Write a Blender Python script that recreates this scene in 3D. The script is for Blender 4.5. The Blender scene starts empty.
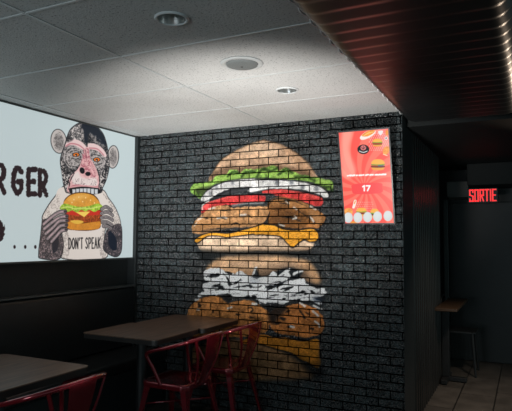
import bpy, bmesh, math
import numpy as np
from mathutils import Vector, Matrix

# ------------------------------------------------------------------ camera
C = bpy.context.scene.collection
SC = bpy.context.scene
FPX = 548.99
RX = Vector((0.8973, 0.44137, 0.00639)); UX = Vector((0.02194, -0.05905, 0.99801)); WX = Vector((-0.44087, 0.89538, 0.06267))
EYE = Vector((3.28, -4.039, 1.40))           # left wall x=0, brick wall y=0, floor z=0
cam = bpy.data.cameras.new('camera'); co = bpy.data.objects.new('camera', cam); C.objects.link(co)
cam.sensor_width = 36; cam.lens = FPX / 512 * 36; cam.clip_start = 0.02
m = Matrix((RX, UX, -WX)).transposed().to_4x4(); m.translation = EYE
co.matrix_world = m
SC.camera = co

# ------------------------------------------------------------------ world, lights, exposure
wd = bpy.data.worlds.new('world'); SC.world = wd; wd.use_nodes = True
wd.node_tree.nodes['Background'].inputs[0].default_value = (0.50, 0.80, 0.84, 1)
wd.node_tree.nodes['Background'].inputs[1].default_value = 0.32
SC.view_settings.view_transform = 'Standard'; SC.view_settings.look = 'None'
SC.view_settings.exposure = 0.0; SC.view_settings.gamma = 1.0; SC.view_settings.use_curve_mapping = False

def lamp(name, kind, loc, energy, col, aim=None, **kw):
    l = bpy.data.lights.new(name, kind); l.energy = energy; l.color = col
    for k, v in kw.items(): setattr(l, k, v)
    o = bpy.data.objects.new(name, l); C.objects.link(o); o.location = loc
    if aim is not None:
        o.rotation_euler = (Vector(aim) - Vector(loc)).to_track_quat('-Z', 'Y').to_euler()
    return o
# added spot without a fixture, brightening the burger wall and the ceiling before it
lamp('added_uplight', 'SPOT', (2.28, -2.6, .78), 415, (1, 0.97, 0.93), aim=(1.36, 0, 2.25),
     spot_size=math.radians(70), spot_blend=1.0, shadow_soft_size=0.10)
# second, narrower added spot, brightening the bricks next to the lit sign
lamp('added_brick_spot', 'SPOT', (1.75, -2.6, .80), 230, (0.95, 0.99, 1.0), aim=(.50, 0, 1.88), spot_size=math.radians(40), spot_blend=1.0, shadow_soft_size=0.10)
# warm lamp in the corridor, out of view to the right
lamp('corridor_lamp', 'SPOT', (3.82, 1.5, 2.13), 40, (1, 0.78, 0.58), aim=(3.25, -.1, 2.32), spot_size=math.radians(34), spot_blend=1.0, shadow_soft_size=0.06)
lamp('corridor_downlight', 'SPOT', (3.5, .55, 2.2), 90, (1, 0.84, 0.70), aim=(2.95, 1.0, 0), spot_size=math.radians(85), spot_blend=1.0, shadow_soft_size=0.08)
# added cool fill light, unseen behind the camera, lifting the ceiling
lamp('added_cool_fill', 'AREA', (1.6, -7.0, 1.2), 14, (0.80, 0.93, 1.0), aim=(1.2, -1.5, 2.7), shape='RECTANGLE', size=2.0, size_y=1.0, spread=math.radians(80))

# ------------------------------------------------------------------ helpers
def lin(c):
    c = np.asarray(c, dtype=float) / 255.0
    return np.where(c <= 0.04045, c / 12.92, ((c + 0.055) / 1.055) ** 2.4)
def L4(c): return tuple(lin(c)) + (1.0,)

def mat(name, col, rough=0.5, metal=0.0, var=0.15, vs=8.0, bump=0.0, bs=60.0, spec=0.5, coat=0.0, emit=None, es=0.0, stretch=None):
    """principled material with a noise-driven tint and optional noise bump"""
    M = bpy.data.materials.new(name); M.use_nodes = True
    nt = M.node_tree; b = nt.nodes['Principled BSDF']
    b.inputs['Roughness'].default_value = rough; b.inputs['Metallic'].default_value = metal
    b.inputs['Specular IOR Level'].default_value = spec; b.inputs['Coat Weight'].default_value = coat
    tc = nt.nodes.new('ShaderNodeTexCoord'); mp = nt.nodes.new('ShaderNodeMapping')
    nt.links.new(tc.outputs['Object'], mp.inputs[0])
    if stretch: mp.inputs['Scale'].default_value = stretch
    n = nt.nodes.new('ShaderNodeTexNoise'); n.inputs['Scale'].default_value = vs; n.inputs['Detail'].default_value = 4
    nt.links.new(mp.outputs[0], n.inputs['Vector'])
    r = nt.nodes.new('ShaderNodeValToRGB'); c = np.array(col[:3])
    r.color_ramp.elements[0].position = 0.3; r.color_ramp.elements[1].position = 0.7
    r.color_ramp.elements[0].color = tuple(np.clip(c * (1 - var), 0, 1)) + (1,)
    r.color_ramp.elements[1].color = tuple(np.clip(c * (1 + var), 0, 1)) + (1,)
    nt.links.new(n.outputs['Fac'], r.inputs[0]); nt.links.new(r.outputs[0], b.inputs['Base Color'])
    if bump:
        n2 = nt.nodes.new('ShaderNodeTexNoise'); n2.inputs['Scale'].default_value = bs; n2.inputs['Detail'].default_value = 3
        nt.links.new(mp.outputs[0], n2.inputs['Vector'])
        bp = nt.nodes.new('ShaderNodeBump'); bp.inputs['Strength'].default_value = bump; bp.inputs['Distance'].default_value = 0.01
        nt.links.new(n2.outputs['Fac'], bp.inputs['Height']); nt.links.new(bp.outputs[0], b.inputs['Normal'])
    if emit is not None:
        b.inputs['Emission Color'].default_value = tuple(emit) + (1,); b.inputs['Emission Strength'].default_value = es
    return M

def obj(name, bm_or_mesh, M, parent=None, smooth=False, angle=None):
    if isinstance(bm_or_mesh, bmesh.types.BMesh):
        me = bpy.data.meshes.new(name); bmesh.ops.recalc_face_normals(bm_or_mesh, faces=bm_or_mesh.faces)
        bm_or_mesh.to_mesh(me); bm_or_mesh.free()
    else: me = bm_or_mesh
    if M: me.materials.append(M)
    if smooth: me.polygons.foreach_set('use_smooth', [True] * len(me.polygons))
    if smooth and angle: me.set_sharp_from_angle(angle=math.radians(angle))
    o = bpy.data.objects.new(name, me); C.objects.link(o)
    if parent: o.parent = parent
    return o
def struct(name, bm, M, parent=None, **kw):
    o = obj(name, bm, M, parent, **kw); o['kind'] = 'structure'; return o
def tag(o, label, cat, group=None):
    o['label'] = label; o['category'] = cat
    if group: o['group'] = group
    return o
def thing(name, label, cat, loc, rz=0.0, group=None):
    o = bpy.data.objects.new(name, None); C.objects.link(o); o.location = loc; o.rotation_euler = (0, 0, rz)
    o.empty_display_size = 0.1
    return tag(o, label, cat, group)
def copy_thing(root, loc, label, rz=None):
    r = root.copy(); C.objects.link(r); r.location = loc; r['label'] = label
    if rz is not None: r.rotation_euler = (0, 0, rz)
    for ch in list(root.children):
        c = ch.copy(); C.objects.link(c); c.parent = r
        for g in list(ch.children):
            d = g.copy(); C.objects.link(d); d.parent = c
    return r

def box(bm, x0, x1, y0, y1, z0, z1, bev=0.0, seg=2):
    r = bmesh.ops.create_cube(bm, size=1.0)
    for v in r['verts']:
        v.co = Vector((x0 + (v.co.x + .5) * (x1 - x0), y0 + (v.co.y + .5) * (y1 - y0), z0 + (v.co.z + .5) * (z1 - z0)))
    if bev:
        es = list({e for v in r['verts'] for e in v.link_edges})
        bmesh.ops.bevel(bm, geom=es, offset=bev, segments=seg, affect='EDGES', profile=0.5)
def bxm(*a, **k):
    bm = bmesh.new(); box(bm, *a, **k); return bm
def crom(P, n=8, closed=False):
    P = [np.array(p, float) for p in P]; N = len(P); out = []
    rng = range(N) if closed else range(N - 1)
    for i in rng:
        if closed: a, b, c, d = P[i - 1], P[i], P[(i + 1) % N], P[(i + 2) % N]
        else: a, b, c, d = P[max(i - 1, 0)], P[i], P[i + 1], P[min(i + 2, N - 1)]
        for k in range(n):
            t = k / n
            out.append(.5 * ((2 * b) + (c - a) * t + (2 * a - 5 * b + 4 * c - d) * t * t + (3 * b - a - 3 * c + d) * t ** 3))
    if not closed: out.append(P[-1])
    return np.array(out)
def tube(bm, pts, r, seg=10, caps=True):
    pts = [Vector(p) for p in pts]; rings = []; ref = None
    for i, p in enumerate(pts):
        t = (pts[min(i + 1, len(pts) - 1)] - pts[max(i - 1, 0)]).normalized()
        if ref is None: ref = t.orthogonal().normalized()
        ref = (ref - t * ref.dot(t)).normalized(); bn = t.cross(ref)
        rr = r[i] if hasattr(r, '__len__') else r
        rings.append([bm.verts.new(p + (ref * math.cos(2 * math.pi * k / seg) + bn * math.sin(2 * math.pi * k / seg)) * rr) for k in range(seg)])
    for a, b in zip(rings, rings[1:]):
        for k in range(seg): bm.faces.new((a[k], a[(k + 1) % seg], b[(k + 1) % seg], b[k]))
    if caps: bm.faces.new(rings[0][::-1]); bm.faces.new(rings[-1])
def lathe(bm, prof, cx, cy, seg=40, cap0=False, cap1=False):
    rings = []
    for r, z in prof: rings.append([bm.verts.new((cx + r * math.cos(2 * math.pi * k / seg), cy + r * math.sin(2 * math.pi * k / seg), z)) for k in range(seg)])
    for a, b in zip(rings, rings[1:]):
        for k in range(seg): bm.faces.new((a[k], a[(k + 1) % seg], b[(k + 1) % seg], b[k]))
    if cap0: bm.faces.new(rings[0])
    if cap1: bm.faces.new(rings[-1])
def strip(bm, sections):
    """loft closed sections (lists of points of equal length), capped"""
    R = [[bm.verts.new(p) for p in s] for s in sections]; n = len(R[0])
    for a, b in zip(R, R[1:]):
        for k in range(n): bm.faces.new((a[k], a[(k + 1) % n], b[(k + 1) % n], b[k]))
    bm.faces.new(R[0][::-1]); bm.faces.new(R[-1])
def prism(bm, poly, z0, z1, f=lambda x, y, z: (x, y, z)):
    a = [bm.verts.new(f(x, y, z0)) for x, y in poly]; b = [bm.verts.new(f(x, y, z1)) for x, y in poly]
    n = len(a); bm.faces.new(a[::-1]); bm.faces.new(b)
    for k in range(n): bm.faces.new((a[k], a[(k + 1) % n], b[(k + 1) % n], b[k]))
def rrect(x0, x1, y0, y1, r, n=6):
    P = []
    for cx, cy, a0 in ((x1 - r, y1 - r, 0), (x0 + r, y1 - r, 90), (x0 + r, y0 + r, 180), (x1 - r, y0 + r, 270)):
        for k in range(n + 1):
            a = math.radians(a0 + 90 * k / n); P.append((cx + r * math.cos(a), cy + r * math.sin(a)))
    return P

# ------------------------------------------------------------------ painted surfaces: a fine grid whose corner colours carry the paint
def unproject(p, org, es, et):
    """photo point -> metres along the two axes of a flat surface in the room"""
    d = RX * ((p[0] - 256) / FPX) - UX * ((p[1] - 205.5) / FPX) + WX
    n = es.cross(et); k = (org - EYE).dot(n) / d.dot(n); q = EYE + d * k - org
    return (q.dot(es), q.dot(et))
def vnoise(shape, cell, seed):
    rg = np.random.default_rng(seed); h, w = shape
    gh, gw = int(h / cell) + 3, int(w / cell) + 3; g = rg.random((gh, gw))
    y = np.arange(h) / cell; x = np.arange(w) / cell
    yi, xi = y.astype(int), x.astype(int); fy = (y - yi)[:, None]; fx = (x - xi)[None]
    fy = fy * fy * (3 - 2 * fy); fx = fx * fx * (3 - 2 * fx)
    a = g[np.ix_(yi, xi)]; b = g[np.ix_(yi, xi + 1)]; c = g[np.ix_(yi + 1, xi)]; d = g[np.ix_(yi + 1, xi + 1)]
    return (a * (1 - fx) + b * fx) * (1 - fy) + (c * (1 - fx) + d * fx) * fy
class Canvas:
    def __init__(s, org, es, et, w, h, res, base):
        s.org, s.es, s.et, s.res = Vector(org), Vector(es), Vector(et), res
        s.nx, s.ny = int(round(w / res)) + 1, int(round(h / res)) + 1
        s.rx, s.ry = w / (s.nx - 1), h / (s.ny - 1)
        s.a = np.empty((s.ny, s.nx, 3)); s.a[:] = base
        s.mask = np.zeros((s.ny, s.nx))
        s.seed = 1; s.warp = 0.0
        s.tf = lambda x, y: (x, y)
    def pts(s, P): return np.array([unproject(s.tf(*p), s.org, s.es, s.et) for p in P])
    def _win(s, Q, pad):
        x0 = max(0, int((Q[:, 0].min() - pad) / s.rx)); x1 = min(s.nx, int((Q[:, 0].max() + pad) / s.rx) + 2)
        y0 = max(0, int((Q[:, 1].min() - pad) / s.ry)); y1 = min(s.ny, int((Q[:, 1].max() + pad) / s.ry) + 2)
        return x0, x1, y0, y1
    def _put(s, win, cov, col, tex=None, mask=True):
        x0, x1, y0, y1 = win; cov = cov[..., None]; c = np.array(col, float)
        if tex is not None: c = c * tex[..., None]
        s.a[y0:y1, x0:x1] = s.a[y0:y1, x0:x1] * (1 - cov) + c * cov
        if mask: s.mask[y0:y1, x0:x1] = np.maximum(s.mask[y0:y1, x0:x1], cov[..., 0])
    def _tex(s, win, amt, cell):
        x0, x1, y0, y1 = win; s.seed += 1
        if not amt: return None
        sh = (y1 - y0, x1 - x0)
        return 1 + amt * (vnoise(sh, cell, s.seed) + vnoise(sh, max(1.6, cell / 3), s.seed + 500) - 1.0)
    def polyq(s, Q, col, soft=0.0, op=1.0, amt=0.0, cell=6, rough=0.0, mask=True):
        win = x0, x1, y0, y1 = s._win(Q, 3 * s.res + 2 * soft)
        if x1 <= x0 or y1 <= y0: return
        ss = 3
        X = (np.arange((x1 - x0) * ss) + .5) / ss - .5 + x0; Y = (np.arange((y1 - y0) * ss) + .5) / ss - .5 + y0
        X, Y = np.meshgrid(X * s.rx, Y * s.ry)
        if rough:
            s.seed += 1; sh = X.shape
            X = X + rough * (vnoise(sh, 14, s.seed) - .5) * 2; Y = Y + rough * (vnoise(sh, 14, s.seed + 90) - .5) * 2
        ins = np.zeros(X.shape, bool)
        for (ax, ay), (bx, by) in zip(Q, np.roll(Q, -1, 0)):
            if ay == by: continue
            ins ^= ((ay > Y) != (by > Y)) & (X < (bx - ax) * (Y - ay) / (by - ay) + ax)
        cov = ins.reshape(y1 - y0, ss, x1 - x0, ss).mean((1, 3))
        if soft:
            k = max(1, int(soft / s.res)); 
            for _ in range(2):
                for ax in (0, 1):
                    p = np.pad(cov, [(k, k) if i == ax else (0, 0) for i in (0, 1)], mode='edge'); cs = np.cumsum(np.insert(p, 0, 0, ax), ax)
                    n = cov.shape[ax]
                    cov = (np.take(cs, np.arange(2 * k + 1, n + 2 * k + 1), ax) - np.take(cs, np.arange(n), ax)) / (2 * k + 1)
        s._put(win, cov * op, col, s._tex(win, amt, cell), mask)
    def poly(s, P, col, smooth=True, **k):
        Q = s.pts(P)
        if smooth: Q = crom(Q, 6, True)
        s.polyq(Q, col, **k)
    def ell(s, cx, cy, rx, ry, col, rot=0.0, **k):
        a = np.linspace(0, 2 * np.pi, 28, endpoint=False); c, n = math.cos(rot), math.sin(rot)
        s.poly([(cx + rx * math.cos(t) * c - ry * math.sin(t) * n, cy + rx * math.cos(t) * n + ry * math.sin(t) * c) for t in a], col, smooth=False, **k)
    def line(s, P, w, col, smooth=True, op=1.0, soft=0.0, rough=0.0, taper=False, mask=True):
        Q = s.pts(P)
        if smooth and len(Q) > 2: Q = crom(Q, 6)
        win = x0, x1, y0, y1 = s._win(Q, w + soft + 2 * s.res)
        if x1 <= x0 or y1 <= y0: return
        X, Y = np.meshgrid(np.arange(x0, x1) * s.rx, np.arange(y0, y1) * s.ry); D = np.full(X.shape, 9.0)
        n = len(Q) - 1
        for i in range(n):
            ax, ay = Q[i]; bx, by = Q[i + 1]; dx, dy = bx - ax, by - ay; l2 = dx * dx + dy * dy + 1e-12
            t = np.clip(((X - ax) * dx + (Y - ay) * dy) / l2, 0, 1)
            d = np.hypot(X - ax - t * dx, Y - ay - t * dy) 
            hw = w / 2 * ((1 - abs(2 * (i + t) / n - 1) ** 2) * .9 + .1 if taper else 1.0)
            D = np.minimum(D, d - hw)
        if rough:
            s.seed += 1; D = D + rough * (vnoise(D.shape, 3.0, s.seed) - .5) * 2
        cov = np.clip(.5 - D / (s.res * 1.0 + soft), 0, 1)
        s._put(win, cov * op, col, mask=mask)
    def stipple(s, P, col, dens=0.5, cell=2.2, smooth=True, op=1.0, fade=0.0):
        """hand-inked hatching inside an outline"""
        keep = s.a.copy(); km = s.mask.copy(); s.a[:] = 0; s.mask[:] = 0
        s.poly(P, (1, 1, 1), smooth=smooth, soft=fade); cov = s.a[..., 0].copy(); s.a, s.mask = keep, km
        s.seed += 1; n = vnoise(cov.shape, cell, s.seed) * .6 + vnoise(cov.shape, cell * 2.7, s.seed + 33) * .4
        c = cov * np.clip((n - (1 - dens) * .9 ) * 9, 0, 1) * op
        s.a = s.a * (1 - c[..., None]) + np.array(col, float) * c[..., None]
    def grid(s, off=0.0, facemask=None):
        n = s.es.cross(s.et).normalized()
        I, J = np.meshgrid(np.arange(s.nx), np.arange(s.ny))
        V = (np.array(s.org)[None] + I.reshape(-1, 1) * s.rx * np.array(s.es)[None] + J.reshape(-1, 1) * s.ry * np.array(s.et)[None] + np.array(n)[None] * off)
        i, j = np.meshgrid(np.arange(s.nx - 1), np.arange(s.ny - 1)); b = (j * s.nx + i)
        F = np.stack([b, b + 1, b + s.nx + 1, b + s.nx], -1).reshape(-1, 4)
        if facemask is not None: F = F[facemask.reshape(-1)]
        used, inv = np.unique(F, return_inverse=True); F = inv.reshape(-1, 4); V = V[used]
        col = np.ones((len(used), 4)); col[:, 3] = s.mask.reshape(-1)[used]; col[:, :3] = lin(np.clip(s.a, 0, 255)).reshape(-1, 3)[used]
        me = bpy.data.meshes.new('painted_grid')
        me.vertices.add(len(V)); me.vertices.foreach_set('co', V.astype(np.float32).ravel())
        me.loops.add(F.size); me.loops.foreach_set('vertex_index', F.astype(np.int32).ravel())
        me.polygons.add(len(F)); me.polygons.foreach_set('loop_start', np.arange(0, F.size, 4, dtype=np.int32))
        me.update(calc_edges=True)
        at = me.color_attributes.new('paint', 'FLOAT_COLOR', 'POINT'); at.data.foreach_set('color', col.astype(np.float32).ravel())
        return me

def paint_mat(name, rough, emit=0.0, diff=1.0, spec=0.5):
    M = bpy.data.materials.new(name); M.use_nodes = True; nt = M.node_tree; b = nt.nodes['Principled BSDF']
    a = nt.nodes.new('ShaderNodeVertexColor'); a.layer_name = 'paint'
    mul = nt.nodes.new('ShaderNodeMix'); mul.data_type = 'RGBA'; mul.blend_type = 'MULTIPLY'; mul.inputs[0].default_value = 1
    mul.inputs[7].default_value = (diff, diff, diff, 1); nt.links.new(a.outputs[0], mul.inputs[6])
    nt.links.new(mul.outputs[2], b.inputs['Base Color']); b.inputs['Roughness'].default_value = rough
    b.inputs['Specular IOR Level'].default_value = spec
    if emit: nt.links.new(a.outputs[0], b.inputs['Emission Color']); b.inputs['Emission Strength'].default_value = emit
    return M

# brick material: courses, recessed dark joints, rough faces; the paint comes from the wall's colour attribute
def brick_mat():
    M = bpy.data.materials.new('painted_brick'); M.use_nodes = True; nt = M.node_tree; N = nt.nodes; Lk = nt.links; b = N['Principled BSDF']
    a = N.new('ShaderNodeVertexColor'); a.layer_name = 'paint'
    tc = N.new('ShaderNodeTexCoord'); sp = N.new('ShaderNodeSeparateXYZ'); cb = N.new('ShaderNodeCombineXYZ'); Lk.new(tc.outputs['Object'], sp.inputs[0])
    wn = N.new('ShaderNodeTexNoise'); wn.inputs['Scale'].default_value = 22; Lk.new(tc.outputs['Object'], wn.inputs['Vector'])
    def mth(op, i0, i1):
        n = N.new('ShaderNodeMath'); n.operation = op
        for k, i in enumerate((i0, i1)):
            if isinstance(i, (int, float)): n.inputs[k].default_value = i
            else: Lk.new(i, n.inputs[k])
        return n.outputs[0]
    wob = mth('MULTIPLY', mth('SUBTRACT', wn.outputs['Fac'], .5), .007)
    Lk.new(mth('ADD', mth('ADD', sp.outputs[0], 0.106), wob), cb.inputs[0]); Lk.new(mth('ADD', mth('ADD', sp.outputs[2], 0.0395), wob), cb.inputs[1])
    br = N.new('ShaderNodeTexBrick'); Lk.new(cb.outputs[0], br.inputs['Vector'])
    br.inputs['Scale'].default_value = 1; br.inputs['Brick Width'].default_value = .1775; br.inputs['Row Height'].default_value = .0604
    br.inputs['Mortar Size'].default_value = .0046; br.inputs['Mortar Smooth'].default_value = .2; br.offset = .5; br.squash = 1
    br.inputs['Color1'].default_value = (.82, .82, .82, 1); br.inputs['Color2'].default_value = (1.15, 1.15, 1.15, 1); br.inputs['Mortar'].default_value = (.03, .03, .03, 1)
    mx = N.new('ShaderNodeMix'); mx.data_type = 'RGBA'; mx.blend_type = 'MULTIPLY'; mx.inputs[0].default_value = 1
    Lk.new(a.outputs[0], mx.inputs[6]); Lk.new(br.outputs['Color'], mx.inputs[7]); 
    # pitted faces: little dark pores in the paint
    pn = N.new('ShaderNodeTexNoise'); pn.inputs['Scale'].default_value = 120; pn.inputs['Detail'].default_value = 3; Lk.new(tc.outputs['Object'], pn.inputs['Vector'])
    pr = N.new('ShaderNodeValToRGB'); pr.color_ramp.elements[0].position = .36; pr.color_ramp.elements[1].position = .46; pr.color_ramp.elements[0].color = (.25, .25, .25, 1)
    Lk.new(pn.outputs['Fac'], pr.inputs[0])
    m2 = N.new('ShaderNodeMix'); m2.data_type = 'RGBA'; m2.blend_type = 'MULTIPLY'; m2.inputs[0].default_value = .8
    Lk.new(mx.outputs[2], m2.inputs[6]); Lk.new(pr.outputs[0], m2.inputs[7]); Lk.new(m2.outputs[2], b.inputs['Base Color'])
    b.inputs['Roughness'].default_value = .27
    # the bare black gloss paint shines in specks; the sprayed paint and the joints are matt
    sn = N.new('ShaderNodeTexNoise'); sn.inputs['Scale'].default_value = 85; sn.inputs['Detail'].default_value = 2; Lk.new(tc.outputs['Object'], sn.inputs['Vector'])
    gl = mth('MULTIPLY', mth('SUBTRACT', sn.outputs['Fac'], .40), 7.0); gl = mth('MAXIMUM', mth('MINIMUM', gl, 3.2), .0)
    gl = mth('MULTIPLY', mth('MULTIPLY', gl, mth('SUBTRACT', 1.0, mth('MULTIPLY', a.outputs['Alpha'], .88))), mth('SUBTRACT', 1.0, br.outputs['Fac']))
    Lk.new(gl, b.inputs['Specular IOR Level'])
    n2 = N.new('ShaderNodeTexNoise'); n2.inputs['Scale'].default_value = 75; n2.inputs['Detail'].default_value = 5; n2.inputs['Roughness'].default_value = .65
    Lk.new(tc.outputs['Object'], n2.inputs['Vector'])
    h = mth('SUBTRACT', mth('MULTIPLY', n2.outputs['Fac'], .9), mth('MULTIPLY', br.outputs['Fac'], .9))
    bp = N.new('ShaderNodeBump'); bp.inputs['Strength'].default_value = 1.0; bp.inputs['Distance'].default_value = .022
    Lk.new(h, bp.inputs['Height']); Lk.new(bp.outputs[0], b.inputs['Normal'])
    return M

# ------------------------------------------------------------------ materials
M_black = mat('black_paint', (.012, .015, .016), .5, bump=.15)
M_wall = mat('dark_wall_paint', (.010, .013, .0135), .55, bump=.2)
M_bench = mat('black_vinyl', (.012, .014, .015), .38, bump=.15, bs=90)
M_trim = mat('white_trim_metal', (.50, .52, .52), .4, var=.04)
M_frame = mat('grey_aluminium', (.10, .11, .11), .4, metal=.6, var=.05)
M_wood = mat('dark_wood_laminate', (.120, .072, .048), .38, var=.45, vs=5, stretch=(9, 1, 1), bump=.05, bs=30, coat=.15)
M_edge = mat('table_edge_band', (.016, .013, .012), .45)
M_iron = mat('black_cast_iron', (.012, .013, .014), .5, bump=.1)
M_red = mat('red_painted_steel', (.24, .010, .019), .18, metal=.55, var=.12, vs=6, coat=1.0)
M_corr = mat('dark_corrugated_metal', (.019, .021, .022), .36, metal=.2, var=.15, vs=3)
M_ribw = mat('dark_ribbed_panel', (.05, .045, .042), .33, metal=.7, var=.25, vs=2, stretch=(30, 30, 1))
M_ceil2 = mat('black_ceiling_paint', (.010, .012, .012), .65, spec=.25)
M_refl = mat('satin_reflector', (.40, .40, .39), .28, metal=.85, var=.05)
M_spk = mat('grey_speaker_mesh', (.17, .185, .185), .55, var=.1, vs=300, bump=.4, bs=400)
M_tv = mat('black_plastic', (.010, .011, .012), .35)
M_hwood = mat('brown_wood', (.055, .030, .015), .45, var=.3, vs=6, stretch=(1, 8, 1))
M_exit = mat('red_lit_letters', (.5, .02, .02), .5, var=.02, emit=(1.0, .045, .05), es=1.0)
M_soffit = mat('grey_soffit_paint', (.085, .085, .08), .6, var=.2)

def ceiling_mat():
    M = mat('mineral_ceiling_tile', (.54, .54, .53), .85, var=.05, vs=3, bump=.25, bs=130); nt = M.node_tree; b = nt.nodes['Principled BSDF']
    src = b.inputs['Base Color'].links[0].from_socket
    tc = nt.nodes.new('ShaderNodeTexCoord')
    n = nt.nodes.new('ShaderNodeTexNoise'); n.inputs['Scale'].default_value = 100; n.inputs['Detail'].default_value = 2; nt.links.new(tc.outputs['Object'], n.inputs['Vector'])
    r = nt.nodes.new('ShaderNodeValToRGB'); r.color_ramp.elements[0].position = .33; r.color_ramp.elements[1].position = .40
    r.color_ramp.elements[0].color = (.40, .40, .40, 1); nt.links.new(n.outputs['Fac'], r.inputs[0])
    mx = nt.nodes.new('ShaderNodeMix'); mx.data_type = 'RGBA'; mx.blend_type = 'MULTIPLY'; mx.inputs[0].default_value = 1
    nt.links.new(src, mx.inputs[6]); nt.links.new(r.outputs[0], mx.inputs[7]); nt.links.new(mx.outputs[2], b.inputs['Base Color'])
    return M
def floor_mat(name, col, ox=0.0, oy=0.0):
    M = mat(name, col, .42, var=.3, vs=5, bump=.08, bs=20); nt = M.node_tree; b = nt.nodes['Principled BSDF']
    src = b.inputs['Base Color'].links[0].from_socket
    tc = nt.nodes.new('ShaderNodeTexCoord'); mp = nt.nodes.new('ShaderNodeMapping'); mp.inputs['Rotation'].default_value = (0, 0, math.pi / 2)
    mp.inputs['Location'].default_value = (ox, oy, 0)
    nt.links.new(tc.outputs['Object'], mp.inputs[0])
    br = nt.nodes.new('ShaderNodeTexBrick'); nt.links.new(mp.outputs[0], br.inputs['Vector']); br.offset = .25
    br.inputs['Scale'].default_value = 1; br.inputs['Brick Width'].default_value = .72; br.inputs['Row Height'].default_value = .30
    br.inputs['Mortar Size'].default_value = .006; br.inputs['Color1'].default_value = (.85, .85, .85, 1); br.inputs['Color2'].default_value = (1.1, 1.1, 1.1, 1)
    br.inputs['Mortar'].default_value = (.2, .2, .2, 1)
    mx = nt.nodes.new('ShaderNodeMix'); mx.data_type = 'RGBA'; mx.blend_type = 'MULTIPLY'; mx.inputs[0].default_value = 1
    nt.links.new(src, mx.inputs[6]); nt.links.new(br.outputs['Color'], mx.inputs[7]); nt.links.new(mx.outputs[2], b.inputs['Base Color'])
    return M
M_ceil = ceiling_mat(); M_floor = floor_mat('stone_floor_tile', (.085, .075, .065))

# ------------------------------------------------------------------ the room
HC = 2.351
struct('floor', bxm(-.1, 6.0, -7.5, 4.2, -.1, 0), M_floor)
struct('wall_left', bxm(-.1, 0, -7.5, 0.05, 0, HC + .1), M_wall)

# tile ceiling with round cut-outs for the downlights and the speaker
LIGHTS = [(1.93, -2.13, .060), (1.937, -.876, .060)]; SPEAKER = (1.925, -1.47, .085)
xb = [0.0, .18, 1.40, 2.50]; yb = [-.61 * k for k in range(0, 11)][::-1]
bm = bmesh.new(); holes = LIGHTS + [SPEAKER]
for x0, x1 in zip(xb, xb[1:]):
    for y0, y1 in zip(yb, yb[1:]):
        hs = [h for h in holes if x0 < h[0] < x1 and y0 < h[1] < y1]
        if not hs:
            bm.faces.new([bm.verts.new(p) for p in ((x0, y0, HC), (x0, y1, HC), (x1, y1, HC), (x1, y0, HC))]); continue
        hx, hy, hr = hs[0]
        A = sorted(set([2 * math.pi * k / 48 for k in range(48)] + [math.atan2(cy - hy, cx - hx) % (2 * math.pi) for cx in (x0, x1) for cy in (y0, y1)]))
        ins, out = [], []
        for a in A:
            c, s = math.cos(a), math.sin(a); t = min(((x1 - hx) / c if c > 1e-9 else (x0 - hx) / c if c < -1e-9 else 9), ((y1 - hy) / s if s > 1e-9 else (y0 - hy) / s if s < -1e-9 else 9))
            ins.append(bm.verts.new((hx + hr * c, hy + hr * s, HC))); out.append(bm.verts.new((hx + t * c, hy + t * s, HC)))
        for k in range(len(A)): bm.faces.new((ins[k], out[k], out[(k + 1) % len(A)], ins[(k + 1) % len(A)]))
for f in bm.faces:
    if f.normal.z > 0: f.normal_flip()
ceil = struct('ceiling', bm, M_ceil)
struct('ceiling_slab', bxm(-.1, 6, -7.5, 4.2, 2.56, 2.66), M_ceil2)
# T-bar grid and the angle along the left wall
bm = bmesh.new()
for x in xb[1:3]: box(bm, x - .008, x + .008, -6.1, 0, HC - .004, HC - .0005)
for y in yb[1:-1]: box(bm, .0, 2.50, y - .0065, y + .0065, HC - .0035, HC - .0004)
struct('trim_1', bm, M_trim)
bm = bmesh.new(); box(bm, .0, .024, -6.1, 0, HC - .006, HC - .0005); box(bm, .0, .004, -6.1, 0, HC - .03, HC - .006); struct('trim_2', bm, M_trim)
# ------------------------------------------------------------------ brick wall with the painted burger
DARK = (41, 47, 49)
cv = Canvas((0.0, 0, 0), (1, 0, 0), (0, 0, 1), 2.48, HC, .006, DARK)
n1 = vnoise((cv.ny, cv.nx), 18, 3) * .5 + vnoise((cv.ny, cv.nx), 5, 4) * .5
n1 = n1 * .5 + vnoise((cv.ny, cv.nx), 2.0, 5) * .5
cv.a *= (.05 + 1.9 * n1)[..., None]
def T(ox, oy, k): return lambda x, y: (ox + x / k, oy + y / k)
tA, tB, tC, tD, tE = T(185, 135, 6.325), T(255, 135, 6.325), T(185, 190, 6.325), T(255, 190, 6.325), T(190, 255, 3.43)
tM, tN, tO = T(185, 258, 6.325), T(255, 258, 6.325), T(255, 315, 6.325)
def mp(*seq):
    """photo points from several enlargements"""
    out = []
    for t, P in seq: out += [t(*p) for p in P]
    return out
ID = lambda x, y: (x, y)
BUN, BUN_L, BUN_D = (208, 170, 138), (228, 196, 166), (156, 116, 84)
PAT, PAT_D, INK = (184, 136, 92), (132, 88, 50), (22, 24, 26)
# sprayed black ground behind the stack
cv.poly([(205, 200), (330, 196), (330, 250), (322, 300), (328, 370), (250, 384), (185, 384), (186, 300), (196, 250)], (30, 32, 33), soft=.03, op=.7, mask=False)
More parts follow.
